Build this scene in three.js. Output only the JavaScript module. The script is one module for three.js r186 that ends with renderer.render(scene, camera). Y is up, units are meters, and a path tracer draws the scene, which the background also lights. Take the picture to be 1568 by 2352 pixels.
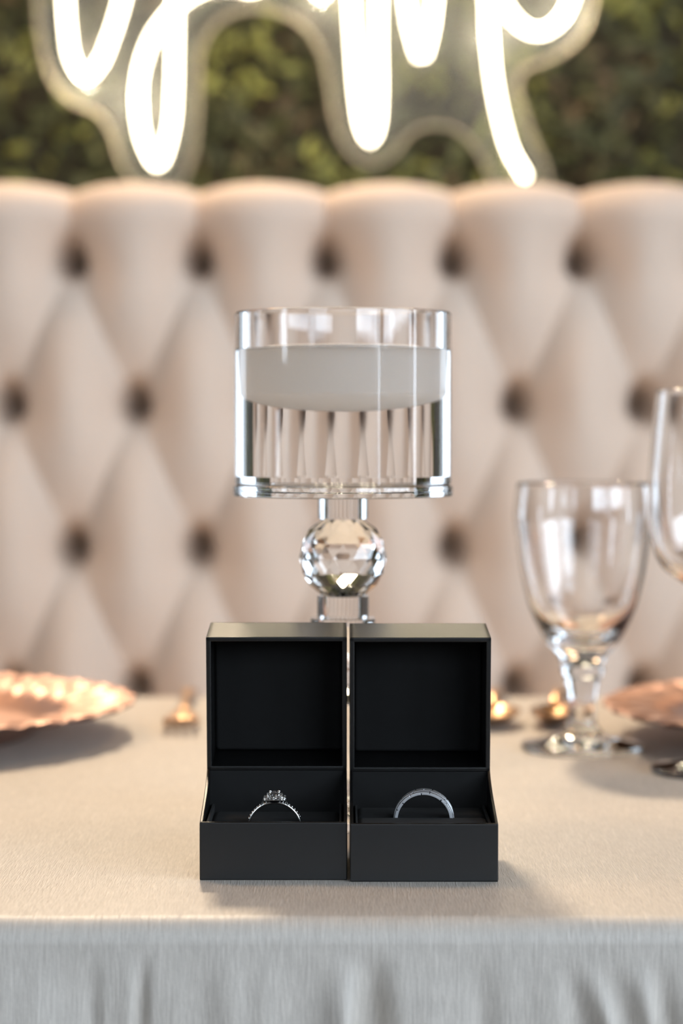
import * as THREE from 'three';
import { mergeGeometries, mergeVertices } from 'three/addons/utils/BufferGeometryUtils.js';
import { RoundedBoxGeometry } from 'three/addons/geometries/RoundedBoxGeometry.js';
import { ConvexGeometry } from 'three/addons/geometries/ConvexGeometry.js';
import { ImprovedNoise } from 'three/addons/math/ImprovedNoise.js';
import { RectAreaLightUniformsLib } from 'three/addons/lights/RectAreaLightUniformsLib.js';

// ------------------------------------------------------------------ camera, light, exposure
const scene = new THREE.Scene();
RectAreaLightUniformsLib.init();
const TABLE = 0.75, EYE = TABLE + 0.1742, FPX = 5000, PITCH = Math.atan(176 / FPX);
const camera = new THREE.PerspectiveCamera(2 * Math.atan(1176 / FPX) * 180 / Math.PI, 2 / 3, 0.05, 40);
camera.position.set(0, EYE, 0);
camera.rotation.x = -PITCH;
camera.focus = 0.868;                          // along the lens axis: front of the ring boxes and the rings
camera.userData.fStop = 5.9;
const renderer = new THREE.WebGLRenderer({ antialias: true });
renderer.toneMapping = THREE.LinearToneMapping;
renderer.toneMappingExposure = 1.1;
renderer.shadowMap.enabled = true;
scene.background = new THREE.Color().setRGB(1.0, 1.25, 1.5);   // daylight sky, seen only through the windows

function areaLight(name, rgb, intensity, w, h, from, to) {
  const l = new THREE.RectAreaLight(new THREE.Color().setRGB(...rgb), intensity, w, h);
  l.name = name; l.position.set(...from); l.lookAt(...to); scene.add(l);
  return l;
}
const DAY = [0.75, 0.865, 1.0], LAMP = [1.0, 0.62, 0.33], WARM = [1.0, 0.79, 0.56];
const RX = 3.2, ZB = -3.05, ZF = 2.8, RH = 2.7, TH = 0.12;      // room: half width, back, front, height, wall thickness
const WINDOWS = [                                              // wall, centre along it, width, sill, height, daylight
  ['front', 1.75, 1.7, 1.2, 1.3, 8.8], ['front', 2.86, 0.16, 0.5, 1.9, 9.5], ['front', -1.9, 1.6, 1.2, 1.3, 3.0],
  ['right', 1.2, 2.4, 1.2, 1.3, 9.2], ['right', -0.45, 0.18, 0.5, 1.9, 9.5], ['left', 0.6, 0.45, 1.1, 0.6, 7.0],
  ['back', -2.4, 1.36, 0.7, 1.7, 2.0], ['back', 2.4, 1.36, 0.7, 1.7, 2.0]];
for (const [wall, c, w, sill, h, power] of WINDOWS) {
  const y = sill + h / 2, at = { front: [c, y, ZF - 0.08], back: [c, y, ZB + 0.08], right: [RX - 0.08, y, c], left: [-RX + 0.08, y, c] }[wall];
  const to = { front: [c, y, 0], back: [c, y, 0], right: [0, y, c], left: [0, y, c] }[wall];
  areaLight('daylight_' + wall, DAY, power, w, h, at, to);
}
const CEILING_LAMPS = [[-1.25, -1.75, 0.6, 9], [0.9, -1.7, 0.6, 0.8]];   // x, z, side, brightness
const SPOT_AT = [-0.2, 2.42, -2.5], SPOT_TO = [0, TABLE, -1.0];
const spot = new THREE.SpotLight(new THREE.Color().setRGB(...WARM), 13, 0, 0.54, 0.65);
spot.name = 'table_spot'; spot.position.set(...SPOT_AT); spot.target.position.set(...SPOT_TO); spot.shadow.radius = 4.5; spot.castShadow = true; scene.add(spot, spot.target);

// ------------------------------------------------------------------ helpers
const FWD_C = Math.cos(PITCH), FWD_S = Math.sin(PITCH);
function dirOf(px, py) {
  const x = (px - 784) / FPX, y = (1176 - py) / FPX;
  return new THREE.Vector3(x, y * FWD_C - FWD_S, -FWD_C - y * FWD_S);
}
function onY(px, py, y) { const d = dirOf(px, py), t = (y - EYE) / d.y; return new THREE.Vector3(d.x * t, y, d.z * t); }
function onZ(px, py, z) { const d = dirOf(px, py), t = z / d.z; return new THREE.Vector3(d.x * t, EYE + d.y * t, z); }
let seed = 20240611;
function rnd() { seed = (seed + 0x6d2b79f5) | 0; let t = Math.imul(seed ^ (seed >>> 15), 1 | seed); t = (t + Math.imul(t ^ (t >>> 7), 61 | t)) ^ t; return ((t ^ (t >>> 14)) >>> 0) / 4294967296; }
const noise = new ImprovedNoise();
const fbm = (x, y, z = 0) => noise.noise(x, y, z) * 0.6 + noise.noise(x * 2.1, y * 2.1, z + 7) * 0.3 + noise.noise(x * 4.3, y * 4.3, z + 13) * 0.15;
const sstep = (a, b, x) => THREE.MathUtils.smoothstep(x, a, b);
const taken = new Map();
function numbered(name) { const n = taken.get(name) || 0; taken.set(name, n + 1); return n ? `${name}_${String(n).padStart(3, '0')}` : name; }
function lit(o) { o.traverse((m) => { if (m.isMesh) { m.castShadow = true; m.receiveShadow = true; } }); return o; }
function tag(o, label, category, group, kind) {
  if (label) o.userData.label = label;
  if (category) o.userData.category = category;
  if (group) o.userData.group = group;
  if (kind) o.userData.kind = kind;
  return o;
}
function thing(name, label, category, pos = [0, 0, 0], turn = 0, group) {
  const g = new THREE.Group(); g.name = numbered(name); g.position.set(...pos); g.rotation.y = turn;
  tag(g, label, category, group); scene.add(g); return g;
}
function part(parent, name, geo, mat, label) {
  const m = new THREE.Mesh(Array.isArray(geo) ? join(geo) : geo, mat); m.name = name; if (label) m.userData.label = label;
  m.castShadow = m.receiveShadow = true; parent.add(m); return m;
}
function solo(name, geo, mat, label, category, group) { const m = part(scene, numbered(name), geo, mat); return tag(m, label, category, group); }
function struct(name, geo, mat) { const m = part(scene, name, geo, mat); m.userData.kind = 'structure'; return m; }
function join(list) { return mergeGeometries(list.map((g) => { const q = g.index ? g.toNonIndexed() : g; for (const k of Object.keys(q.attributes)) if (!['position', 'normal', 'uv'].includes(k)) q.deleteAttribute(k); if (!q.attributes.uv) q.setAttribute('uv', new THREE.BufferAttribute(new Float32Array(q.attributes.position.count * 2), 2)); return q; }), false); }
function box(x0, x1, y0, y1, z0, z1) { const g = new THREE.BoxGeometry(x1 - x0, y1 - y0, z1 - z0); g.translate((x0 + x1) / 2, (y0 + y1) / 2, (z0 + z1) / 2); return g; }
function rbox(w, h, d, r, x = 0, y = 0, z = 0, seg = 3) { const g = new RoundedBoxGeometry(w, h, d, seg, r); g.translate(x, y, z); return g; }
function lathe(profile, seg = 96) {           // profile: [r, y, sharp?]; a sharp point breaks the shading
  const runs = [[]];
  for (const [r, y, sharp] of profile) { runs[runs.length - 1].push(new THREE.Vector2(Math.max(r, 0), y)); if (sharp) runs.push([new THREE.Vector2(Math.max(r, 0), y)]); }
  return join(runs.filter((r) => r.length > 1).map((r) => new THREE.LatheGeometry(r, seg)));
}
function smoothPts(pts, n) { return new THREE.SplineCurve(pts.map(([a, b]) => new THREE.Vector2(a, b))).getPoints(n).map((p) => [p.x, p.y]); }
function grid(nu, nv, f, uvf) {
  const pos = [], uv = [], idx = [];
  for (let j = 0; j <= nv; j++) for (let i = 0; i <= nu; i++) { const p = f(i / nu, j / nv); pos.push(p[0], p[1], p[2]); const t = uvf ? uvf(i / nu, j / nv) : [i / nu, j / nv]; uv.push(t[0], t[1]); }
  for (let j = 0; j < nv; j++) for (let i = 0; i < nu; i++) { const a = j * (nu + 1) + i, b = a + 1, c = a + nu + 1, d = c + 1; idx.push(a, b, d, a, d, c); }
  const g = new THREE.BufferGeometry();
  g.setAttribute('position', new THREE.Float32BufferAttribute(pos, 3)); g.setAttribute('uv', new THREE.Float32BufferAttribute(uv, 2)); g.setIndex(idx); g.computeVertexNormals(); return g;
}
const lin = (r, g, b) => new THREE.Color().setRGB(r, g, b);
const std = (color, roughness, metalness = 0, more = {}) => new THREE.MeshStandardMaterial({ color, roughness, metalness, ...more });
const phys = (o) => new THREE.MeshPhysicalMaterial(o);
function tex(w, h, f, srgb, rx = 1, ry = 1) {
  const d = new Uint8Array(w * h * 4);
  for (let y = 0; y < h; y++) for (let x = 0; x < w; x++) { const c = f(x, y), o = (y * w + x) * 4; for (let k = 0; k < 3; k++) d[o + k] = Math.max(0, Math.min(255, Array.isArray(c) ? c[k] : c)); d[o + 3] = 255; }
  const t = new THREE.DataTexture(d, w, h); t.wrapS = t.wrapT = THREE.RepeatWrapping; t.magFilter = THREE.LinearFilter; t.minFilter = THREE.LinearMipmapLinearFilter; t.generateMipmaps = true;
  if (srgb) t.colorSpace = THREE.SRGBColorSpace; t.repeat.set(rx, ry); t.needsUpdate = true; return t;
}

// ------------------------------------------------------------------ materials
const glassMat = phys({ color: 0xffffff, roughness: 0, transmission: 1, thickness: 0.01, ior: 1.5, attenuationColor: lin(0.86, 0.95, 0.95), attenuationDistance: 0.25 });
const crystalMat = phys({ color: 0xffffff, roughness: 0, transmission: 1, thickness: 0.01, ior: 1.56, attenuationColor: lin(0.93, 0.97, 0.97), attenuationDistance: 0.3 });
const waterMat = phys({ color: 0xffffff, roughness: 0, transmission: 1, thickness: 0.05, ior: 1.333 });
const diamondMat = phys({ color: 0xffffff, roughness: 0, transmission: 1, thickness: 0.003, ior: 2.2 });
const silverMat = std(lin(0.86, 0.85, 0.83), 0.14, 1);
const tungstenMat = std(lin(0.85, 0.87, 0.9), 0.36, 1);
const gunMat = std(lin(0.10, 0.10, 0.11), 0.35, 1);
const goldMat = std(lin(0.58, 0.37, 0.21), 0.30, 1);
const steelMat = std(lin(0.75, 0.75, 0.74), 0.15, 1);
const copperMat = std(lin(0.44, 0.275, 0.215), 0.46, 1);

// ------------------------------------------------------------------ room shell
const wallMat = std(lin(0.20, 0.18, 0.16), 0.9), floorMat = std(lin(0.13, 0.10, 0.08), 0.55), ceilMat = std(lin(0.28, 0.26, 0.24), 0.95);
struct('floor', box(-RX - TH, RX + TH, -TH, 0, ZB - TH, ZF + TH), floorMat);
struct('ceiling', box(-RX - TH, RX + TH, RH, RH + TH, ZB - TH, ZF + TH), ceilMat);
function wallOf(side) {                                        // a thick wall, split round its windows
  const list = WINDOWS.filter((w) => w[0] === side).sort((p, q) => p[1] - q[1]), along = side === 'front' || side === 'back';
  const lo = along ? -RX - TH : ZB, hi = along ? RX + TH : ZF, out = [];
  const put = (a0, a1, y0, y1) => out.push(along ? box(a0, a1, y0, y1, side === 'back' ? ZB - TH : ZF, side === 'back' ? ZB : ZF + TH) : box(side === 'left' ? -RX - TH : RX, side === 'left' ? -RX : RX + TH, y0, y1, a0, a1));
  let from = lo;
  for (const [, c, w, sill, h] of list) { put(from, c - w / 2, 0, RH); put(c - w / 2, c + w / 2, 0, sill); put(c - w / 2, c + w / 2, sill + h, RH); from = c + w / 2; }
  put(from, hi, 0, RH);
  return join(out);
}
for (const side of ['back', 'front', 'left', 'right']) struct('wall_' + side, wallOf(side), wallMat);
const frameMat = std(lin(0.7, 0.7, 0.68), 0.5), paneMat = phys({ color: 0xffffff, roughness: 0, transmission: 1, thickness: 0, ior: 1.5 });
function windowAt(name, w, h, pos, turn) {
  const g = new THREE.Group(); g.name = name; g.userData.kind = 'structure'; g.position.set(...pos); g.rotation.y = turn; scene.add(g);
  const e = Math.min(0.05, w * 0.12), bars = w > 0.6 ? [box(-0.02, 0.02, 0, h, -0.025, 0.025)] : [];
  part(g, 'window_frame', [box(-w / 2, -w / 2 + e, 0, h, -0.03, 0.03), box(w / 2 - e, w / 2, 0, h, -0.03, 0.03), box(-w / 2, w / 2, 0, e, -0.03, 0.03), box(-w / 2, w / 2, h - e, h, -0.03, 0.03), ...bars], frameMat);
  if (bars.length) for (const s of [-1, 1]) part(g, 'pane', box(s < 0 ? -w / 2 + e : 0.02, s < 0 ? -0.02 : w / 2 - e, e, h - e, -0.003, 0.003), paneMat);
  else part(g, 'pane', box(-w / 2 + e, w / 2 - e, e, h - e, -0.003, 0.003), paneMat);
}
WINDOWS.forEach(([wall, c, w, sill, h], i) => windowAt('window_' + (i + 1), w, h, { front: [c, sill, ZF + 0.06], back: [c, sill, ZB - 0.06], right: [RX + 0.06, sill, c], left: [-RX - 0.06, sill, c] }[wall], wall === 'front' || wall === 'back' ? 0 : Math.PI / 2));

// warm ceiling lamps: each a housing, a glowing diffuser and an area light of the same size under it
{
  const housing = std(lin(0.6, 0.58, 0.55), 0.5), glow = std(lin(0.9, 0.85, 0.8), 0.6, 0, { emissive: lin(...LAMP), emissiveIntensity: 6 });
  const where = ['over the table end with the gold fork', 'over the table end with the glasses'];
  CEILING_LAMPS.forEach(([x, z, w, power], i) => {
    const g = thing('ceiling_light', 'square warm ceiling lamp ' + where[i], 'ceiling light', [x, RH, z], 0), h = w / 2, k = h + 0.02;
    part(g, 'housing', [box(-k, k, -0.03, 0, -k, -h), box(-k, k, -0.03, 0, h, k), box(-k, -h, -0.03, 0, -h, h), box(h, k, -0.03, 0, -h, h)], housing);
    part(g, 'diffuser', box(-h, h, -0.015, 0, -h, h), glow);
    areaLight('ceiling_lamp', LAMP, power, w, w, [x, RH - 0.02, z], [x, 0, z + 0.0001]);
  });
}

{
  const g = thing('ceiling_spotlight', 'round warm spotlight hanging over the sofa back, aimed at the table', 'spotlight', [SPOT_AT[0], RH, SPOT_AT[2]]);
  const metal = std(lin(0.05, 0.05, 0.05), 0.5), d = new THREE.Vector3(...SPOT_TO).sub(new THREE.Vector3(...SPOT_AT)).normalize(), q = new THREE.Quaternion().setFromUnitVectors(new THREE.Vector3(0, -1, 0), d);
  part(g, 'mount', new THREE.CylinderGeometry(0.012, 0.012, 0.12, 12).translate(0, -0.06, 0), metal);
  const head = part(g, 'lamp_head', lathe([[0.0001, 0.16], [0.05, 0.16], [0.104, 0.05], [0.104, 0.002], [0.098, 0.002], [0.096, 0.05], [0.045, 0.15], [0.0001, 0.15]], 32), metal);
  const face = part(g, 'lamp_face', new THREE.CylinderGeometry(0.09, 0.09, 0.004, 32).translate(0, 0.012, 0), std(lin(0.9, 0.85, 0.8), 0.6, 0, { emissive: lin(...WARM), emissiveIntensity: 8 }));
  for (const m of [head, face]) { m.position.set(0, SPOT_AT[1] - RH, 0); m.quaternion.copy(q); }
}

// ------------------------------------------------------------------ hedge wall
{
  const g = thing('hedge_wall', 'dark green leafy hedge wall with brown patches behind the neon sign', 'hedge', [0, 0, ZB]);
  const back = grid(90, 80, (u, v) => { const x = (u - 0.5) * 2.9, y = v * RH; return [x, y, 0.09 + 0.03 * fbm(x * 5, y * 5, 3)]; });
  part(g, 'backing', back, std(lin(0.035, 0.030, 0.018), 1));
  const s = new THREE.Shape(); s.moveTo(0, 0); s.quadraticCurveTo(0.008, 0.008, 0.0, 0.024); s.quadraticCurveTo(-0.008, 0.008, 0, 0);
  const leaf = new THREE.ShapeGeometry(s, 3); { const p = leaf.attributes.position; for (let i = 0; i < p.count; i++) p.setZ(i, Math.abs(p.getX(i)) * 0.5 - p.getY(i) ** 2 * 6); leaf.computeVertexNormals(); }
  const N = 30000, inst = new THREE.InstancedMesh(leaf, phys({ color: 0xffffff, roughness: 0.6, side: THREE.DoubleSide }), N);
  inst.name = 'leaves'; tag(inst, 'small oval hedge leaves', null, null, 'stuff');
  const m4 = new THREE.Matrix4(), q = new THREE.Quaternion(), e = new THREE.Euler(), c = new THREE.Color();
  for (let i = 0; i < N; i++) {
    const x = (rnd() - 0.5) * 2.9, y = 0.03 + rnd() * 2.62, lump = fbm(x * 7, y * 7, 3), tone = fbm(x * 5.5 + 20, y * 5.5, 9);
    const z = 0.11 + lump * 0.07 + rnd() * 0.045;
    e.set((rnd() - 0.7) * 1.5, (rnd() - 0.5) * 1.6, rnd() * 6.28); q.setFromEuler(e);
    const k = 0.9 + rnd() * 0.9; m4.compose(new THREE.Vector3(x, y, z), q, new THREE.Vector3(k, k, k)); inst.setMatrixAt(i, m4);
    const t = rnd(), brown = tone < -0.10 && t < 0.55;
    const b = 0.55 + 0.6 * rnd();
    if (brown) c.setRGB(0.13 * b, 0.092 * b, 0.048 * b); else if (tone > 0.08) c.setRGB(0.235 * b, 0.24 * b, 0.06 * b); else c.setRGB(0.07 * b, 0.075 * b, 0.026 * b);
    inst.setColorAt(i, c);
  }
  inst.castShadow = inst.receiveShadow = true; g.add(inst);
}

// ------------------------------------------------------------------ neon sign
{
  const ZS = -2.6, g = thing('neon_sign', 'white neon script sign on clear contour-cut acrylic in front of the hedge', 'neon sign', [0, onZ(784, 430, ZS).y, ZS]);
  const P = (px, py) => { const p = onZ(px, py, ZS); return new THREE.Vector3(p.x, p.y - g.position.y, 0); };
  const outline = [[60, -760], [62, -400], [66, -150], [80, 0], [90, 100], [116, 182], [160, 230], [220, 256], [252, 300], [275, 370], [310, 418], [360, 436], [410, 420], [440, 360], [453, 270], [455, 180], [460, 110], [487, 58], [530, 28], [580, 16], [640, 24], [700, 60], [738, 118], [752, 180], [765, 260], [790, 330], [830, 370], [865, 374], [905, 350], [935, 312], [965, 291], [1005, 285], [1045, 293], [1085, 325], [1115, 375], [1140, 430], [1180, 470], [1225, 475], [1260, 432], [1256, 380], [1230, 320], [1205, 250], [1192, 190], [1208, 155], [1250, 140], [1300, 115], [1345, 70], [1364, 20], [1375, -150], [1380, -400], [1380, -760]];
  const curve = new THREE.CatmullRomCurve3(outline.map(([x, y]) => P(x, y)), false, 'centripetal').getPoints(320);
  const shape = new THREE.Shape(curve.map((p) => new THREE.Vector2(p.x, p.y)));
  const panel = new THREE.ExtrudeGeometry(shape, { depth: 0.005, bevelEnabled: false }); panel.translate(0, 0, -0.016);
  part(g, 'acrylic_panel', new THREE.ShapeGeometry(shape).translate(0, 0, -0.0135), phys({ color: lin(0.97, 0.97, 0.95), roughness: 0.06, transmission: 0.945, thickness: 0, ior: 1.49 }), 'clear acrylic backing panel');
  const rimCurve = new THREE.CatmullRomCurve3(curve.filter((_, i) => i % 2 === 0));
  part(g, 'panel_edge', new THREE.TubeGeometry(rimCurve, 420, 0.0026, 6, false).translate(0, 0, -0.0135), phys({ color: lin(0.50, 0.43, 0.31), roughness: 0.9, transmission: 0.35, thickness: 0 }), 'frosted cut edge of the acrylic');
  const strokes = [
    [[130, -640], [134, -400], [138, -210], [146, -90], [150, 0], [155, 70], [166, 135], [195, 176], [228, 146], [252, 90], [272, 30], [288, -40], [298, -150], [300, -300], [300, -640]],
    [[404, -640], [402, -300], [402, -90], [402, 0], [401, 110], [399, 210], [391, 300], [362, 378], [330, 322], [318, 240], [322, 170], [345, 96], [378, 44], [420, 2], [470, -26], [530, -36], [575, -24], [620, -50], [660, -120]],
    [[690, -110], [705, -60], [736, -15], [770, -55], [785, -120]],
    [[798, -500], [800, -260], [803, -90], [806, 0], [812, 110], [820, 215], [832, 290], [850, 323], [865, 290], [870, 215], [869, 110], [869, 0], [872, -90], [890, -160], [915, -160], [928, -90], [934, 0], [945, 70], [968, 134], [988, 70], [997, 0], [1004, -90], [1010, -260], [1014, -500]],
    [[1108, -640], [1112, -300], [1115, -90], [1119, 0], [1123, 80], [1133, 180], [1150, 270], [1172, 345], [1204, 402]],
    [[1125, -60], [1150, -4], [1178, 40], [1212, 68], [1246, 72], [1282, 50], [1308, 8], [1322, -50], [1325, -150], [1300, -300], [1220, -330], [1140, -260]],
  ];
  const glow = std(lin(0.9, 0.9, 0.88), 0.5, 0, { emissive: lin(1.0, 0.86, 0.61), emissiveIntensity: 14 }); glow.name = 'neon light';
  for (const st of strokes) {
    const c = new THREE.CatmullRomCurve3(st.map(([x, y]) => P(x, y)), false, 'centripetal'), a = c.getPoint(0), b = c.getPoint(1);
    part(g, 'neon_tube', [new THREE.TubeGeometry(c, 160, 0.0047, 10, false), new THREE.SphereGeometry(0.0047, 12, 8).translate(a.x, a.y, a.z), new THREE.SphereGeometry(0.0047, 12, 8).translate(b.x, b.y, b.z)], glow, 'glowing white neon tube');
    const mid = c.getPoint(0.5), l = new THREE.PointLight(lin(1.0, 0.86, 0.61), 0.035); l.name = 'neon_light'; l.position.copy(mid).add(g.position); l.position.z += 0.012; l.shadow.radius = 0.25; l.castShadow = true; scene.add(l);
  }
  for (const [px, py] of [[90, -420], [700, -420], [1350, -420]]) { const p = P(px, py); part(g, 'standoff', new THREE.CylinderGeometry(0.006, 0.006, 0.26, 12).rotateX(Math.PI / 2).translate(p.x, p.y, -0.143), steelMat, 'steel standoff into the hedge'); }
}

// ------------------------------------------------------------------ tufted sofa
{
  const ZFACE = -2.02, S = 0.1175, T = 0.1335, X0 = -0.0140, Y1 = onZ(784, 598, -2.0).y, TOP = onZ(784, 429, -2.03).y, HALF = 0.55;
  const g = thing('tufted_sofa', 'beige velvet sofa with a tall diamond button-tufted back', 'sofa', [0, 0, ZFACE]);
  const weave = tex(256, 256, (x, y) => 118 + 30 * Math.sin(x * 0.9) * Math.sin(y * 0.9) + 40 * (rnd() - 0.5), false, 40, 40);
  const fabric = phys({ color: lin(0.68, 0.555, 0.455), roughness: 0.85, sheen: 0.6, sheenRoughness: 0.4, sheenColor: lin(0.8, 0.75, 0.72), bumpMap: weave, bumpScale: 0.00004 });
  const yBottom = 0.44, xs = 560;
  function height(x, y) {                                   // how far the padding stands out of the button plane
    const u = (x - X0) / S, v = (y - Y1) / (2 * T), p = u + v, q = u - v;
    const sp = Math.abs(Math.sin(Math.PI * p)), sq = Math.abs(Math.sin(Math.PI * q));
    let h = 0.022 * Math.pow(sp * sq + 1e-3, 0.85);
    const pleat = 0.034 * Math.pow(Math.abs(Math.sin(Math.PI * u)) + 1e-5, 0.5);
    const w = sstep(Y1 - 0.02, Y1 + 0.05, y);
    h = h * (1 - w) + 0.9 * pleat * w;
    const row = Math.round((y - Y1) / T);
    h += 0.018;
    for (let r = row - 1; r <= Math.min(row + 1, 0); r++) {
      const o = ((r % 2) + 2) % 2 ? 0.5 : 0, c0 = Math.round(u - o) + o, dy0 = y - Y1 - r * T, dy = dy0 > 0 ? dy0 * 0.62 : dy0;
      for (const c of [c0 - 1, c0, c0 + 1]) { const dx = (u - c) * S, r2 = dx * dx + dy * dy; h -= 0.046 * Math.exp(-Math.sqrt(r2 + 0.00001) / 0.023) + 0.055 * Math.exp(-((r2 / 0.00016) ** 1.6)); }
    }
    return h + 0.002 * fbm(x * 14, y * 9, 2);
  }
  const arc = []; for (let k = 0; k <= 320; k++) arc.push([yBottom + (TOP - 0.03 - yBottom) * k / 320, 0]);
  for (let k = 1; k <= 14; k++) arc.push([TOP - 0.03, k / 14]);
  const shape = grid(xs, arc.length + 8, (a, b) => {
    const x = (a - 0.5) * 2 * HALF, k = Math.min(Math.round(b * (arc.length + 8)), arc.length + 8);
    if (k >= arc.length) { const t = (k - arc.length + 1) / 9; return [x, TOP - 0.02 - (TOP - 0.32) * t * t, -0.175]; }
    const [y, t] = arc[k], scallop = 0.007 * Math.pow(Math.abs(Math.sin(Math.PI * (x - X0) / S)), 0.6), h = height(x, y);
    if (!t) return [x, y, h];
    const an = t * Math.PI * 0.5;
    return t < 0.5 ? [x, TOP - 0.03 + (0.03 + scallop - 0.005) * Math.sin(2 * an), h - 0.035 * (1 - Math.cos(2 * an))] : [x, TOP + scallop - 0.005 - 0.02 * ((t - 0.5) * 2) ** 4, h - 0.035 + (-0.175 - h + 0.035) * (t - 0.5) * 2];
  }, (a, b) => [a * 1.6, b * 0.9]);
  part(g, 'tufted_back', shape, fabric);
  const button = new THREE.SphereGeometry(0.009, 14, 8); button.scale(1, 1, 0.5);
  for (let r = 0; r >= -3; r--) for (let i = -7; i <= 7; i++) { const x = X0 + (i + (r % 2 ? 0.5 : 0)) * S; if (Math.abs(x) < HALF - 0.03) { const b = part(g, 'button', button, fabric); b.position.set(x, Y1 + r * T, height(x, Y1 + r * T) + 0.001); } }
  part(g, 'back_frame', box(-HALF, HALF, 0.12, 1.10, -0.17, -0.115), fabric);
  part(g, 'seat', rbox(2 * HALF, 0.16, 0.52, 0.04, 0, 0.40, 0.24), fabric);
  part(g, 'base', box(-HALF, HALF, 0.12, 0.33, -0.03, 0.46), fabric);
  for (const sx of [-1, 1]) for (const z of [-0.12, 0.42]) part(g, 'leg', new THREE.CylinderGeometry(0.025, 0.016, 0.12, 12).translate(sx * 0.49, 0.06, z), std(lin(0.05, 0.03, 0.02), 0.5));
}

// ------------------------------------------------------------------ table and cloth
const FRONT = onY(784, 2112, TABLE).z, BACK = onY(784, 1597, TABLE).z;
{
  const g = thing('table', 'narrow wooden table hidden under the satin cloth', 'table', [0, 0, (FRONT + BACK) / 2]);
  const d = FRONT - BACK - 0.07, wood = std(lin(0.2, 0.12, 0.07), 0.6);
  part(g, 'tabletop', box(-0.89, 0.89, TABLE - 0.032, TABLE - 0.002, -d / 2, d / 2), wood);
  for (const sx of [-1, 1]) for (const sz of [-1, 1]) part(g, 'leg', box(sx * 0.84 - 0.025, sx * 0.84 + 0.025, 0, TABLE - 0.032, sz * (d / 2 - 0.05) - 0.025, sz * (d / 2 - 0.05) + 0.025), wood);

  // dupioni satin: fine ribs and slubs along the drop
  const TW = 1024, TH2 = 1024, base = new Float32Array(TW * TH2), slub = new Float32Array(TW * TH2);
  for (let x = 0; x < TW; x++) {
    const a = rnd() * 50; let prev = 0;
    for (let y = 0; y < TH2; y++) { const n = noise.noise(x * 0.61 + a, y * 0.055, 1.5) * 1.0 + noise.noise(x * 0.17, y * 0.03, 5.5) * 0.25 + (rnd() - 0.5) * 0.9; prev = prev * 0.5 + n * 0.5; base[y * TW + x] = prev; }
  }
  for (let k = 0; k < 520; k++) {
    const x = Math.floor(rnd() * TW), y0 = Math.floor(rnd() * TH2), len = 12 + rnd() * rnd() * 130, amp = 0.3 + rnd() * 0.8, w = rnd() < 0.25 ? 2 : 1;
    for (let i = 0; i < len; i++) for (let j = 0; j < w; j++) { const s = Math.sin(Math.PI * i / len); slub[((y0 + i) % TH2) * TW + (x + j) % TW] += amp * s; }
  }
  const colour = tex(TW, TH2, (x, y) => { const k = 222 + 22 * base[y * TW + x] + 20 * slub[y * TW + x]; return [k, k * 0.985, k * 0.965]; }, true, 4.5, 3);
  const relief = tex(TW, TH2, (x, y) => 110 + 70 * base[y * TW + x] + 75 * slub[y * TW + x], false, 4.5, 3);
  const cloth = phys({ color: lin(0.69, 0.655, 0.61), map: colour, roughness: 0.48, bumpMap: relief, bumpScale: 0.00038, side: THREE.DoubleSide });
  const R = 0.009, prof = [];
  const dropN = 80, topN = 60;
  for (let k = 0; k <= dropN; k++) prof.push([TABLE - R - (TABLE - R - 0.015) * Math.pow(1 - k / dropN, 1.9), FRONT, 1]);
  for (let k = 1; k <= 10; k++) { const a = k / 10 * Math.PI / 2; prof.push([TABLE - R + R * Math.sin(a), FRONT - R + R * Math.cos(a), 1 - k / 10]); }
  for (let k = 1; k < topN; k++) prof.push([TABLE, FRONT - R - (FRONT - BACK - 2 * R) * k / topN, 0]);
  for (let k = 0; k <= 10; k++) { const a = k / 10 * Math.PI / 2; prof.push([TABLE - R + R * Math.cos(a), BACK + R - R * Math.sin(a), 0]); }
  for (let k = 1; k <= 12; k++) prof.push([TABLE - R - (TABLE - R - 0.015) * k / 12, BACK - 0.01 * k / 12, 0]);
  const along = [0]; for (let k = 1; k < prof.length; k++) along.push(along[k - 1] + Math.hypot(prof[k][0] - prof[k - 1][0], prof[k][1] - prof[k - 1][1]));
  const pxX = (px) => (px - 784) / FPX * 0.79;
  // valleys and ridges of the front drop: [px at y=2352, lean px per 240 rows, width m, depth m, how far up it starts]
  const folds = [[222, 4, 0.0035, -0.0016, 2130], [238, 0, 0.003, 0.001, 2130], [324, -8, 0.0024, -0.0042, 2105], [312, -8, 0.006, 0.0016, 2105], [856, 8, 0.0065, -0.013, 2150], [824, 6, 0.011, 0.007, 2150], [590, 0, 0.02, 0.0015, 2150], [1105, 2, 0.004, -0.0015, 2150], [1362, 70, 0.0055, -0.007, 2170], [1406, 66, 0.007, 0.006, 2170], [1462, 90, 0.006, -0.006, 2180], [1502, 28, 0.006, 0.006, 2170], [1530, 34, 0.0045, -0.007, 2170], [80, -5, 0.02, 0.002, 2180], [700, 3, 0.012, -0.0012, 2160], [1000, 6, 0.012, 0.0015, 2170]];
  const front = (x, y) => {
    let dz = 0; const below = TABLE - y, py = 2115 + (below - R) * 6300;
    for (const [px, lean, w, dep, y0] of folds) { const c = pxX(px + lean * (2352 - Math.min(py, 2900)) / -240), k = sstep(Math.max(y0 - 30, 2116), y0 + 170, py); dz += dep * k * Math.exp(-(((x - c) / w) ** 2)); }
    return dz + sstep(0.007, 0.12, below) * (0.012 * noise.noise(x * 9, 0.3, y * 0.6) + 0.004 * noise.noise(x * 30, 2.3, y * 1.5)) + 0.0011 * noise.noise(x * 95, y * 9, 4) * sstep(0.007, 0.03, below) + 0.02 * sstep(0.007, 0.7, below);
  };
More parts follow.
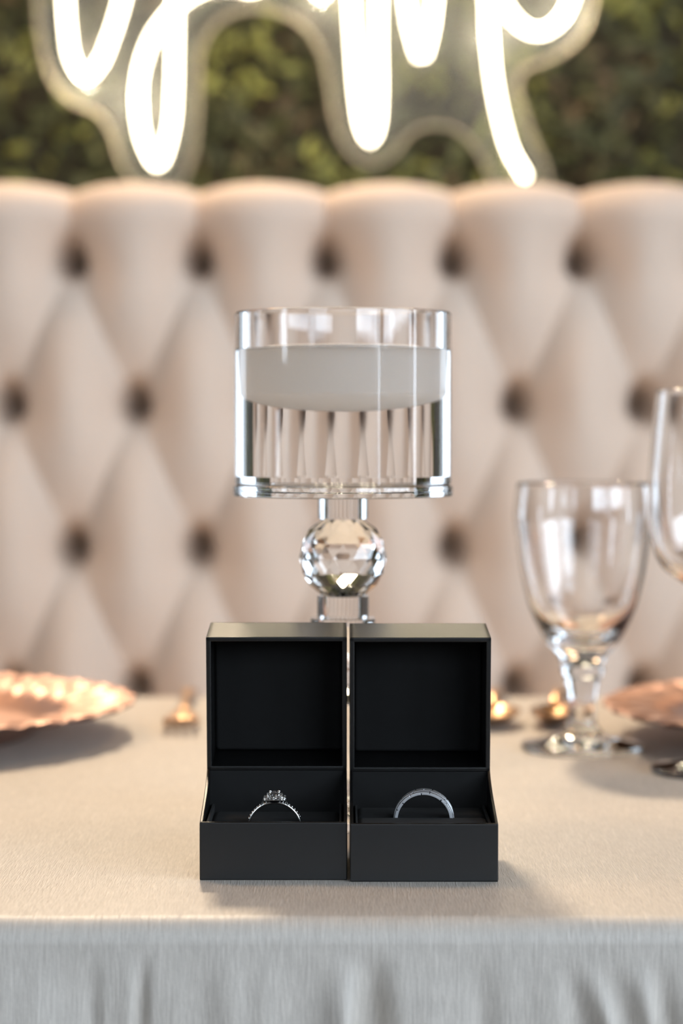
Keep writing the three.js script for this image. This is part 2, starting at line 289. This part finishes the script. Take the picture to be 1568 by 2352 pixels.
  const NX = 700, xs = []; for (let i = 0; i <= NX; i++) { const t = i / NX * 2 - 1; xs.push(0.9 * (0.28 * t + 0.72 * t * t * t)); }
  const main = grid(NX, prof.length - 1, (a, b) => {
    const x = xs[Math.round(a * NX)], [y, z, w] = prof[Math.round(b * (prof.length - 1))];
    const wave = w > 0 && w < 1 || (w === 0 && z > FRONT - 0.03) ? -0.0006 * (0.5 + noise.noise(x * 22, 1, 0.4)) * sstep(FRONT - 0.03, FRONT, z) : 0;
    return [x, y + wave, z + (w === 1 ? front(x, y) : w * 0.0)];
  }, (a, b) => [xs[Math.round(a * NX)], along[Math.round(b * (prof.length - 1))]]);
  const sides = [-1, 1].map((s) => grid(40, 20, (a, b) => [s * (0.9 + 0.012 * Math.sin(a * 30) * b), TABLE - (TABLE - 0.015) * b, FRONT - 0.002 - (FRONT - BACK - 0.004) * a], (a, b) => [a * 0.45, b * 0.7]));
  solo('tablecloth', [main, ...sides], cloth, 'champagne dupioni satin tablecloth with slubs, hanging over the table front', 'tablecloth');
}

// ------------------------------------------------------------------ crystal candle holder with water and floating candle
{
  const at = onZ(787.5, 1500, -0.990), g = thing('candle_holder', 'clear crystal pedestal candle holder with a wide cylinder bowl on a faceted ball', 'candle holder', [at.x, TABLE, -0.990]);
  const yAt = (py) => onZ(787, py, -0.990).y - TABLE, sc = 0.991 / FPX;            // metres per pixel at that depth
  const yRim = yAt(719), yFloor = yAt(1116), yPlate0 = yAt(1139), yBallT = yAt(1192), yBallB = yAt(1367), yStep = yAt(1419);
  const RO = 0.0493, RI = 0.0441;
  const yWater = yAt(803), bowlMat = phys({ color: 0xffffff, roughness: 0, transmission: 1, thickness: 0.01, ior: 1.52 });
  part(g, 'bowl', lathe([[0.0001, yFloor + 0.0004], [RO - 0.001, yFloor + 0.0004], [RO, yFloor + 0.0014], [RO, yRim - 0.0008], [RO - 0.0008, yRim, 1], [RI + 0.0008, yRim], [RI, yRim - 0.0008], [RI, yWater]], 160), bowlMat, 'clear crystal cylinder bowl');
  part(g, 'bowl_plate', lathe([[0.0001, yPlate0], [RO + 0.0002, yPlate0], [RO + 0.0007, yPlate0 + 0.0005], [RO + 0.0007, yFloor], [RO, yFloor + 0.0005, 1], [0.0001, yFloor + 0.0005]], 96), crystalMat, 'thick round crystal plate');
  const cyl = (y0, y1, r) => lathe([[0.0001, y0], [r, y0, 1], [r, y1, 1], [0.0001, y1]], 72);
  part(g, 'stem', cyl(yBallT + 0.0002, yPlate0 - 0.0002, 0.0114), crystalMat);
  function ball(y0, y1, r) {
    const yc = (y0 + y1) / 2, hh = (y1 - y0) / 2, pts = [], rc = Math.sqrt(Math.max(r * r - hh * hh, 0.0001));
    for (const s of [-1, 1]) for (let k = 0; k < 10; k++) { const a = (k + 0.5) / 10 * 6.2832; pts.push(new THREE.Vector3(Math.cos(a) * rc, yc + s * hh, Math.sin(a) * rc)); }
    const lats = [[40, 10, 0], [20, 14, 0.5], [0, 14, 0]];
    for (const [la, n, off] of lats) for (const s of la ? [-1, 1] : [1]) for (let k = 0; k < n; k++) { const a = (k + off + (s < 0 ? 0.0 : 0)) / n * 6.2832, b = la * Math.PI / 180 * s; pts.push(new THREE.Vector3(Math.cos(a) * Math.cos(b) * r, yc + Math.sin(b) * r, Math.sin(a) * Math.cos(b) * r)); }
    return new ConvexGeometry(pts);
  }
  part(g, 'faceted_ball', ball(yBallB, yBallT, 0.0199), crystalMat, 'faceted crystal ball');
  part(g, 'stem', cyl(yStep + 0.0002, yBallB - 0.0002, 0.0118), crystalMat);
  part(g, 'collar', cyl(yStep - 0.0030, yStep, 0.0148), crystalMat);
  part(g, 'faceted_ball', ball(yStep - 0.0385, yStep - 0.0032, 0.0199), crystalMat, 'faceted crystal ball');
  part(g, 'stem', cyl(0.0142, yStep - 0.0387, 0.0118), crystalMat);
  part(g, 'foot', lathe([[0.0001, 0.0], [0.041, 0.0], [0.042, 0.001], [0.042, 0.0058], [0.041, 0.007, 1], [0.028, 0.007], [0.027, 0.0135], [0.026, 0.014, 1], [0.0001, 0.014]], 96), crystalMat);

  // the sides of the water are one surface with the inside of the glass, so light bends there from glass to water
  const skin = lathe([[0.0001, yFloor + 0.0044], [RI, yFloor + 0.0044, 1], [RI, yWater]], 160), top = lathe([[RI, yWater], [RI - 0.0012, yWater - 0.0004], [RI - 0.003, yWater - 0.0006], [0.0001, yWater - 0.0006]], 160);
  const wet = phys({ color: 0xffffff, roughness: 0, transmission: 1, thickness: 0.05, ior: 1.333 / 1.52 });
  const w = part(scene, numbered('water'), mergeGeometries([skin, top], true), [wet, waterMat]); tag(w, 'clear water filling the crystal bowl around the candle', 'water');
  w.position.copy(g.position);
  const yB = yAt(946), yS = yAt(903), RC = 0.0350, prof = [];
  for (let k = 0; k <= 16; k++) { const a = k / 16 * Math.PI / 2; prof.push([RC * Math.sin(a) + 0.0001, yB + (yS - yB) * (1 - Math.cos(a))]); }
  prof.push([RC + 0.0006, yWater - 0.002], [RC + 0.0004, yWater + 0.0004], [RC - 0.001, yWater + 0.0012], [RC - 0.004, yWater + 0.0006], [0.0001, yWater + 0.0004]);
  const c = solo('floating_candle', lathe(prof, 96), phys({ color: lin(0.97, 0.96, 0.94), roughness: 1, transmission: 0.7, thickness: 0 }), 'pale white floating wax candle with a rounded base in the water', 'candle');
  c.position.copy(g.position);
}

// ------------------------------------------------------------------ ring boxes and rings
{
  const grain = tex(256, 256, (x, y) => 128 + 60 * noise.noise(x * 0.35, y * 0.35, 2) + 50 * (rnd() - 0.5), false, 30, 30);
  const leather = phys({ color: lin(0.0025, 0.0025, 0.0025), roughness: 0.30, specularIntensity: 1, bumpMap: grain, bumpScale: 0.00003 });
  const lining = std(lin(0.002, 0.002, 0.002), 1.0, 0);
  const W = 0.0578, H = 0.0229, D = 0.0560, T = 0.002;
  const latUV = (g) => { const p = g.attributes.position, u = g.attributes.uv; for (let i = 0; i < p.count; i++) u.setXY(i, p.getX(i) * 20 + p.getZ(i) * 7, p.getY(i) * 20 + p.getZ(i) * 13); return g; };
  function sideWall(x) {                                    // outline in (z, y), rising in a soft curve to the hinge
    const s = new THREE.Shape(); s.moveTo(0.0006, 0.0004); s.lineTo(D, 0.0004); s.lineTo(D, 0.034); s.lineTo(0.0488, 0.0368); s.bezierCurveTo(0.044, 0.0325, 0.032, 0.0285, 0.0015, H - 0.0002); s.lineTo(0.0006, 0.0004);
    const g = new THREE.ExtrudeGeometry(s, { depth: 0.0007, bevelEnabled: true, bevelSize: 0.0003, bevelThickness: 0.0003, bevelSegments: 2, curveSegments: 16 });
    g.rotateY(Math.PI / 2); g.translate(x, 0, 0); return g;   // x of shape -> -z
  }
  function ringBox(px, py, label, cushionTop, lean) {
    const p = onY(px, py, TABLE), g = thing('ring_box', label, 'ring box', [p.x, TABLE, p.z], 0);
    part(g, 'base', [sideWall(-W / 2 + 0.0003), sideWall(W / 2 - 0.0010), rbox(W, H, T, 0.0005, 0, H / 2, -T / 2), box(-W / 2 + 0.001, W / 2 - 0.001, 0.0002, T, -D + 0.0005, -0.001)].map(latUV), leather);
    part(g, 'base_lining', [box(-W / 2 + 0.0012, W / 2 - 0.0012, 0.0004, 0.0358, -0.0505, -0.0482), ...[-1, 1].map((q) => box(q * (W / 2 - T - 0.0007) - 0.0004, q * (W / 2 - T - 0.0007) + 0.0004, T, H - 0.001, -0.0482, -T))], lining, 'black lining');
    const cz = -0.026, cw = W - 2 * T - 0.0012, slot = 0.0012, zEnd = -0.0478;
    part(g, 'cushion', [rbox(cw, cushionTop - 0.003, -cz - T - slot - 0.001, 0.0028, 0, (cushionTop + 0.003) / 2, (cz + slot - T) / 2), rbox(cw, cushionTop - 0.003, cz - slot - zEnd, 0.0028, 0, (cushionTop + 0.003) / 2, (cz - slot + zEnd) / 2)], lining, 'black padded ring cushion with a slot');
    const lid = new THREE.Group(); lid.name = 'lid'; lid.position.set(0, 0.0357, -0.0480); lid.rotation.x = lean; g.add(lid);
    const LH = 0.0562, LD = 0.0330, R = 0.0018;
    part(lid, 'lid_shell', [rbox(W, T, LD, 0.0005, 0, LH - T / 2, -LD / 2), rbox(W, T, LD, 0.0005, 0, T / 2, -LD / 2), rbox(T, LH, LD, 0.0005, -W / 2 + T / 2, LH / 2, -LD / 2), rbox(T, LH, LD, 0.0005, W / 2 - T / 2, LH / 2, -LD / 2), rbox(W, LH, T, 0.0005, 0, LH / 2, -LD + T / 2)].map(latUV), leather);
    part(lid, 'lid_lining', [rbox(W - 2 * T - 0.0004, LH - 2 * T - 0.0004, 0.004, 0.0015, 0, LH / 2, -LD + T + 0.0022)], lining, 'black satin lid pad');
    part(g, 'hinge', new THREE.CylinderGeometry(0.0008, 0.0008, W * 0.8, 10).rotateZ(Math.PI / 2).translate(0, 0.0342, -0.0490), gunMat);
    return g;
  }
  const boxL = ringBox(627.6, 2022, 'black leatherette ring box holding the diamond halo ring', 0.0192, 0.10);
  const boxR = ringBox(973.8, 2026, 'black leatherette ring box holding the plain segmented band', 0.0214, 0.095);

  // --- engagement ring
  {
    const z = boxL.position.z - 0.026, c = onZ(630.5, 1900, z), topY = onZ(630, 1846, z).y, RIN = 0.0100;
    const g = thing('engagement_ring', 'silver ring with a square diamond in a double halo and pave shoulders', 'ring', [c.x, topY - RIN, z]);
    const band = lathe([[RIN, -0.0009], [RIN + 0.0003, -0.0011], [RIN + 0.0009, -0.0011], [RIN + 0.0011, -0.0008], [RIN + 0.0007, -0.0006], [RIN + 0.0007, 0.0006], [RIN + 0.0011, 0.0008], [RIN + 0.0009, 0.0011], [RIN + 0.0003, 0.0011], [RIN, 0.0009], [RIN, -0.0009]], 128); band.rotateX(Math.PI / 2);
    part(g, 'band', band, silverMat);
    const stone = new THREE.OctahedronGeometry(0.00062), bead = new THREE.SphereGeometry(0.00028, 8, 6);
    for (let k = -9; k <= 9; k++) {
      const a = Math.PI / 2 + k * 0.124, r = RIN + 0.0010; if (Math.abs(k) < 2) continue;
      const m = part(g, 'accent_stone', stone, diamondMat); m.position.set(Math.cos(a) * r, Math.sin(a) * r, 0); m.rotation.z = a;
      for (const s of [-1, 1]) { const b = part(g, 'bead', bead, silverMat); b.position.set(Math.cos(a + 0.062) * (r + 0.0002), Math.sin(a + 0.062) * (r + 0.0002), s * 0.0009); }
    }
    const yH = RIN + 0.0015;
    const tier = (y, w, h, name) => part(g, name, rbox(w, h, w * 0.92, Math.min(h * 0.45, 0.0005), 0, y, 0), silverMat);
    for (const s of [-1, 1]) part(g, 'shoulder', new THREE.TubeGeometry(new THREE.QuadraticBezierCurve3(new THREE.Vector3(s * 0.0058, 0.0088, 0.0006), new THREE.Vector3(s * 0.0048, 0.0102, 0.0009), new THREE.Vector3(s * 0.0044, yH + 0.0004, 0.0012)), 10, 0.0004, 8), silverMat);
    part(g, 'gallery', new THREE.CylinderGeometry(0.0031, 0.0022, 0.0014, 16).translate(0, RIN + 0.0013, 0), gunMat);
    tier(yH + 0.0005, 0.0086, 0.0005, 'halo_seat');
    tier(yH + 0.0015, 0.0062, 0.0006, 'halo_seat');
    const ringOf = (n, w, y, r) => { for (let k = 0; k < n; k++) { const t = k / n * 4, s = Math.floor(t), f = (t - s) * 2 - 1, [a, b] = [[f, 1], [1, -f], [-f, -1], [-1, f]][s]; const m = part(g, 'accent_stone', stone, k % 3 ? diamondMat : silverMat); m.position.set(a * w / 2, y, b * w / 2 * 0.92); m.rotation.set(0.4, k, 0.3); m.scale.setScalar(r); } };
    ringOf(28, 0.0080, yH + 0.0010, 1.05); ringOf(20, 0.0056, yH + 0.0021, 1.0);
    const gem = [], gy = yH + 0.0017, tb = [[0.0012, 0.0024, 8], [0.0019, 0.0017, 8], [0.0021, 0.0012, 8]];
    for (const [r, y] of tb) for (let k = 0; k < 8; k++) { const a = (k + 0.5) / 8 * 6.2832; const q = 1 / Math.max(Math.abs(Math.cos(a)), Math.abs(Math.sin(a))) * 0.96; gem.push(new THREE.Vector3(Math.cos(a) * r * q, gy + y - 0.0005, Math.sin(a) * r * q)); }
    gem.push(new THREE.Vector3(0, gy - 0.0009, 0));
    part(g, 'center_stone', new ConvexGeometry(gem), diamondMat, 'square cut diamond');
    for (const sx of [-1, 1]) for (const sz of [-1, 1]) part(g, 'prong', [new THREE.CylinderGeometry(0.00025, 0.0003, 0.0022, 8).translate(sx * 0.0019, gy + 0.0004, sz * 0.0018), new THREE.SphereGeometry(0.0005, 10, 8).translate(sx * 0.0018, gy + 0.0016, sz * 0.0017)], silverMat);
  }
  // --- wedding band
  {
    const z = boxR.position.z - 0.026, c = onZ(973, 1880, z), topY = onZ(973, 1812, z).y, RO = 0.01215;
    const g = thing('wedding_band', 'dark metal band ring with brick-like polished segments', 'ring', [c.x, topY - RO, z + 0.001]);
    g.rotation.y = -0.06;
    const band = lathe([[RO - 0.0019, -0.0030], [RO - 0.0016, -0.0033], [RO - 0.0006, -0.0033], [RO - 0.0003, -0.0030], [RO - 0.0003, 0.0030], [RO - 0.0006, 0.0033], [RO - 0.0016, 0.0033], [RO - 0.0019, 0.0030], [RO - 0.0021, 0], [RO - 0.0019, -0.0030]], 160); band.rotateX(Math.PI / 2);
    part(g, 'band', band, gunMat);
    function seg(r0, r1, z0, z1, span) {
      const s = new THREE.Shape(); s.absarc(0, 0, r1, Math.PI / 2 - span / 2, Math.PI / 2 + span / 2, false); s.absarc(0, 0, r0, Math.PI / 2 + span / 2, Math.PI / 2 - span / 2, true);
      const b = 0.00007, q = new THREE.ExtrudeGeometry(s, { depth: z1 - z0 - 2 * b, bevelEnabled: true, bevelSize: b, bevelThickness: b, bevelSegments: 1, curveSegments: 10 }); q.translate(0, 0, z0 + b); return q;
    }
    const step = 2 * Math.PI / 11, rows = [[RO - 0.0005, RO - 0.00007, -0.0029, -0.0011, 0.0], [RO - 0.0005, RO - 0.00007, -0.0008, 0.0009, 0.5], [RO - 0.0005, RO - 0.00009, 0.0012, 0.0027, 0.15]];
    for (const [r0, r1, z0, z1, off] of rows) { const geo = seg(r0, r1, z0, z1, step * 0.9); for (let k = -4; k <= 4; k++) { const m = part(g, 'segment', geo, tungstenMat); m.rotation.z = (k + off) * step; } }
    for (const [r0, r1, off, n] of [[RO - 0.0010, RO - 0.00055, 0.2, 9], [RO - 0.00165, RO - 0.0011, 0.62, 8]]) { const st = 2 * Math.PI / n, geo = seg(r0, r1, 0.0031, 0.0035, st * 0.93); for (let k = -3; k <= 3; k++) { const m = part(g, 'edge_segment', geo, tungstenMat); m.rotation.z = (k + off) * st; } }
  }
}

// ------------------------------------------------------------------ glasses
{
  const p = onY(1336, 1722, TABLE), g = thing('water_goblet', 'empty thick-stemmed clear water goblet standing left of the copper plate', 'goblet', [p.x, TABLE, p.z]);
  const outer = smoothPts([[0.0358, 0.1445], [0.0374, 0.128], [0.0358, 0.112], [0.0330, 0.094], [0.0285, 0.077], [0.0218, 0.0625], [0.0150, 0.0530], [0.0112, 0.0462]], 40);
  const inner = smoothPts([[0.0346, 0.1448], [0.0360, 0.128], [0.0343, 0.112], [0.0312, 0.094], [0.0262, 0.078], [0.0185, 0.0665], [0.0095, 0.0605], [0.0001, 0.0590]], 40).reverse();
  const stem = smoothPts([[0.0112, 0.0462], [0.0118, 0.0435], [0.0100, 0.0395], [0.0080, 0.032], [0.0074, 0.022], [0.0086, 0.0135], [0.0140, 0.0085], [0.0240, 0.0052], [0.0325, 0.0034]], 40);
  part(g, 'glass_body', lathe([[0.0001, 0], [0.0315, 0, 1], [0.0326, 0.0006], [0.0331, 0.0024], ...[...inner, [0.0352, 0.1452], ...outer, ...stem.slice(1)].reverse()], 110).scale(1.02, 1.02, 1.02), glassMat);
}
{
  const p = onY(1628, 1774, TABLE), g = thing('wine_glass', 'tall clear wine glass with a slim tulip bowl beside the goblet', 'wine glass', [p.x, TABLE, p.z]);
  const outer = smoothPts([[0.0275, 0.1935], [0.0300, 0.170], [0.0318, 0.145], [0.0308, 0.122], [0.0250, 0.105], [0.0130, 0.0955], [0.0052, 0.0900]], 40);
  const inner = smoothPts([[0.0264, 0.1938], [0.0289, 0.170], [0.0306, 0.145], [0.0295, 0.123], [0.0238, 0.1075], [0.0120, 0.0985], [0.0001, 0.0965]], 40).reverse();
  const stem = smoothPts([[0.0052, 0.0900], [0.0040, 0.080], [0.0036, 0.050], [0.0040, 0.020], [0.0080, 0.0095], [0.0180, 0.0050], [0.0292, 0.0030]], 40);
  part(g, 'glass_body', lathe([[0.0001, 0], [0.0285, 0, 1], [0.0293, 0.0006], [0.0296, 0.0022], ...[...inner, [0.0270, 0.1941], ...outer, ...stem.slice(1)].reverse()], 110).scale(1.02, 1.02, 1.02), glassMat);
}

// ------------------------------------------------------------------ copper plates
function plate(px, py, label) {
  const lift = 0.022, c = onY(px, py, TABLE + lift), R = 0.163, K = 0.92, g = thing('charger_plate', label, 'plate', [c.x, TABLE, c.z]);
  const prof = [[0.0001, 0.006], [0.085, 0.0058], [0.104, 0.0066], [0.114, 0.0115], [0.122, 0.0165], [0.138, 0.0196], [0.155, 0.0214], [R, 0.0222], [R + 0.0006, 0.0210], [0.155, 0.0190], [0.138, 0.0170], [0.121, 0.0138], [0.112, 0.0085], [0.103, 0.0030], [0.096, 0.0], [0.090, 0.0], [0.088, 0.0032], [0.0001, 0.0036]].reverse();
  const geo = new THREE.LatheGeometry(smoothPts(prof, 110).map(([r, y]) => new THREE.Vector2(Math.max(r, 0), y)), 300), p = geo.attributes.position;
  for (let i = 0; i < p.count; i++) {                       // petals pressed into the rim
    const x = p.getX(i), z = p.getZ(i), r = Math.hypot(x, z), a = Math.atan2(z, x), k = sstep(0.112, 0.124, r);
    p.setY(i, p.getY(i) + k * (0.0013 * Math.sin(a * 32) * Math.sin((r - 0.116) * 130) + 0.0006 * Math.sin(a * 64 + r * 240)));
    const e = 1 + sstep(0.150, 0.163, r) * 0.010 * Math.sin(a * 32); p.setX(i, x * e); p.setZ(i, z * e);
  }
  geo.scale(K, 0.95, K); geo.computeVertexNormals();
  part(g, 'dish', geo, copperMat, 'embossed copper dish');
  return g;
}
plate(-296, 1605, 'rose copper embossed plate next to the gold fork');
plate(2000, 1614, 'rose copper embossed plate behind the water goblet');

// ------------------------------------------------------------------ cutlery (ribbons along -z, tip at the origin facing the camera)
function ribbon(list, th) {                                  // list: [along, half width, height]
  const c = new THREE.CatmullRomCurve3(list.map(([s, w, y]) => new THREE.Vector3(w, y, -s))), pts = c.getPoints(list.length * 6), n = pts.length - 1;
  return grid(12, n, (a, b) => { const q = pts[Math.round(b * n)], t = a * Math.PI * 2, e = b === 0 || b === 1 ? 0.15 : 1; return [Math.cos(t) * Math.max(q.x, 0.0002) * e, q.y + Math.sin(t) * th * 0.5 * e, q.z]; });
}
function lay(g, a, b) { g.position.set(a.x, TABLE, a.z); g.rotation.y = Math.atan2(-(b.x - a.x), -(b.z - a.z)); }
{
  const g = thing('fork', 'gold fork with tines toward the ring boxes, beside the copper plate', 'fork');
  lay(g, onY(412, 1690, TABLE), onY(434, 1601, TABLE));
  for (let k = 0; k < 4; k++) part(g, 'tine', ribbon([[0, 0.0010, 0.0095], [0.012, 0.0016, 0.0062], [0.030, 0.0018, 0.0030], [0.052, 0.0018, 0.0030]], 0.0030).translate((k - 1.5) * 0.0056, 0, 0), goldMat);
  part(g, 'head', ribbon([[0.049, 0.0098, 0.0032], [0.058, 0.0108, 0.0030], [0.072, 0.0080, 0.0036], [0.084, 0.0036, 0.0050]], 0.0024), goldMat);
  part(g, 'handle', ribbon([[0.080, 0.0038, 0.0046], [0.100, 0.0030, 0.0064], [0.135, 0.0034, 0.0066], [0.170, 0.0052, 0.0070], [0.188, 0.0060, 0.0036], [0.194, 0.0050, 0.0024]], 0.0032), goldMat);
}
function spoon(label, a, b, w) {
  const g = thing('spoon', label, 'spoon'); lay(g, a, b);
  const dish = grid(40, 16, (u, v) => { const t = u * Math.PI * 2, r = v, len = 0.031, x = Math.cos(t) * r * w, z = Math.sin(t) * r * len; return [x, 0.0015 + 0.0075 * r * r, -len + z]; });
  const under = grid(40, 16, (u, v) => { const t = -u * Math.PI * 2, r = v, len = 0.0318; return [Math.cos(t) * r * (w + 0.0007), 0.0 + 0.0090 * r * r, -0.031 + Math.sin(t) * r * len]; });
  part(g, 'bowl', [dish, under], goldMat);
  part(g, 'handle', ribbon([[0.058, 0.0036, 0.0095], [0.072, 0.0028, 0.0140], [0.110, 0.0032, 0.0125], [0.150, 0.0050, 0.0065], [0.170, 0.0052, 0.0034], [0.176, 0.0044, 0.0024]], 0.0028), goldMat);
}
spoon('gold tablespoon lying on the cloth just behind the ring box with the segmented band', onY(1128, 1682, TABLE), onY(1140, 1602, TABLE), 0.0165);
spoon('gold teaspoon lying behind the foot of the water goblet', onY(1262, 1680, TABLE), onY(1296, 1604, TABLE), 0.0130);

scene.traverse((o) => { if (o.isMesh) { o.castShadow = true; o.receiveShadow = true; } });
renderer.render(scene, camera);
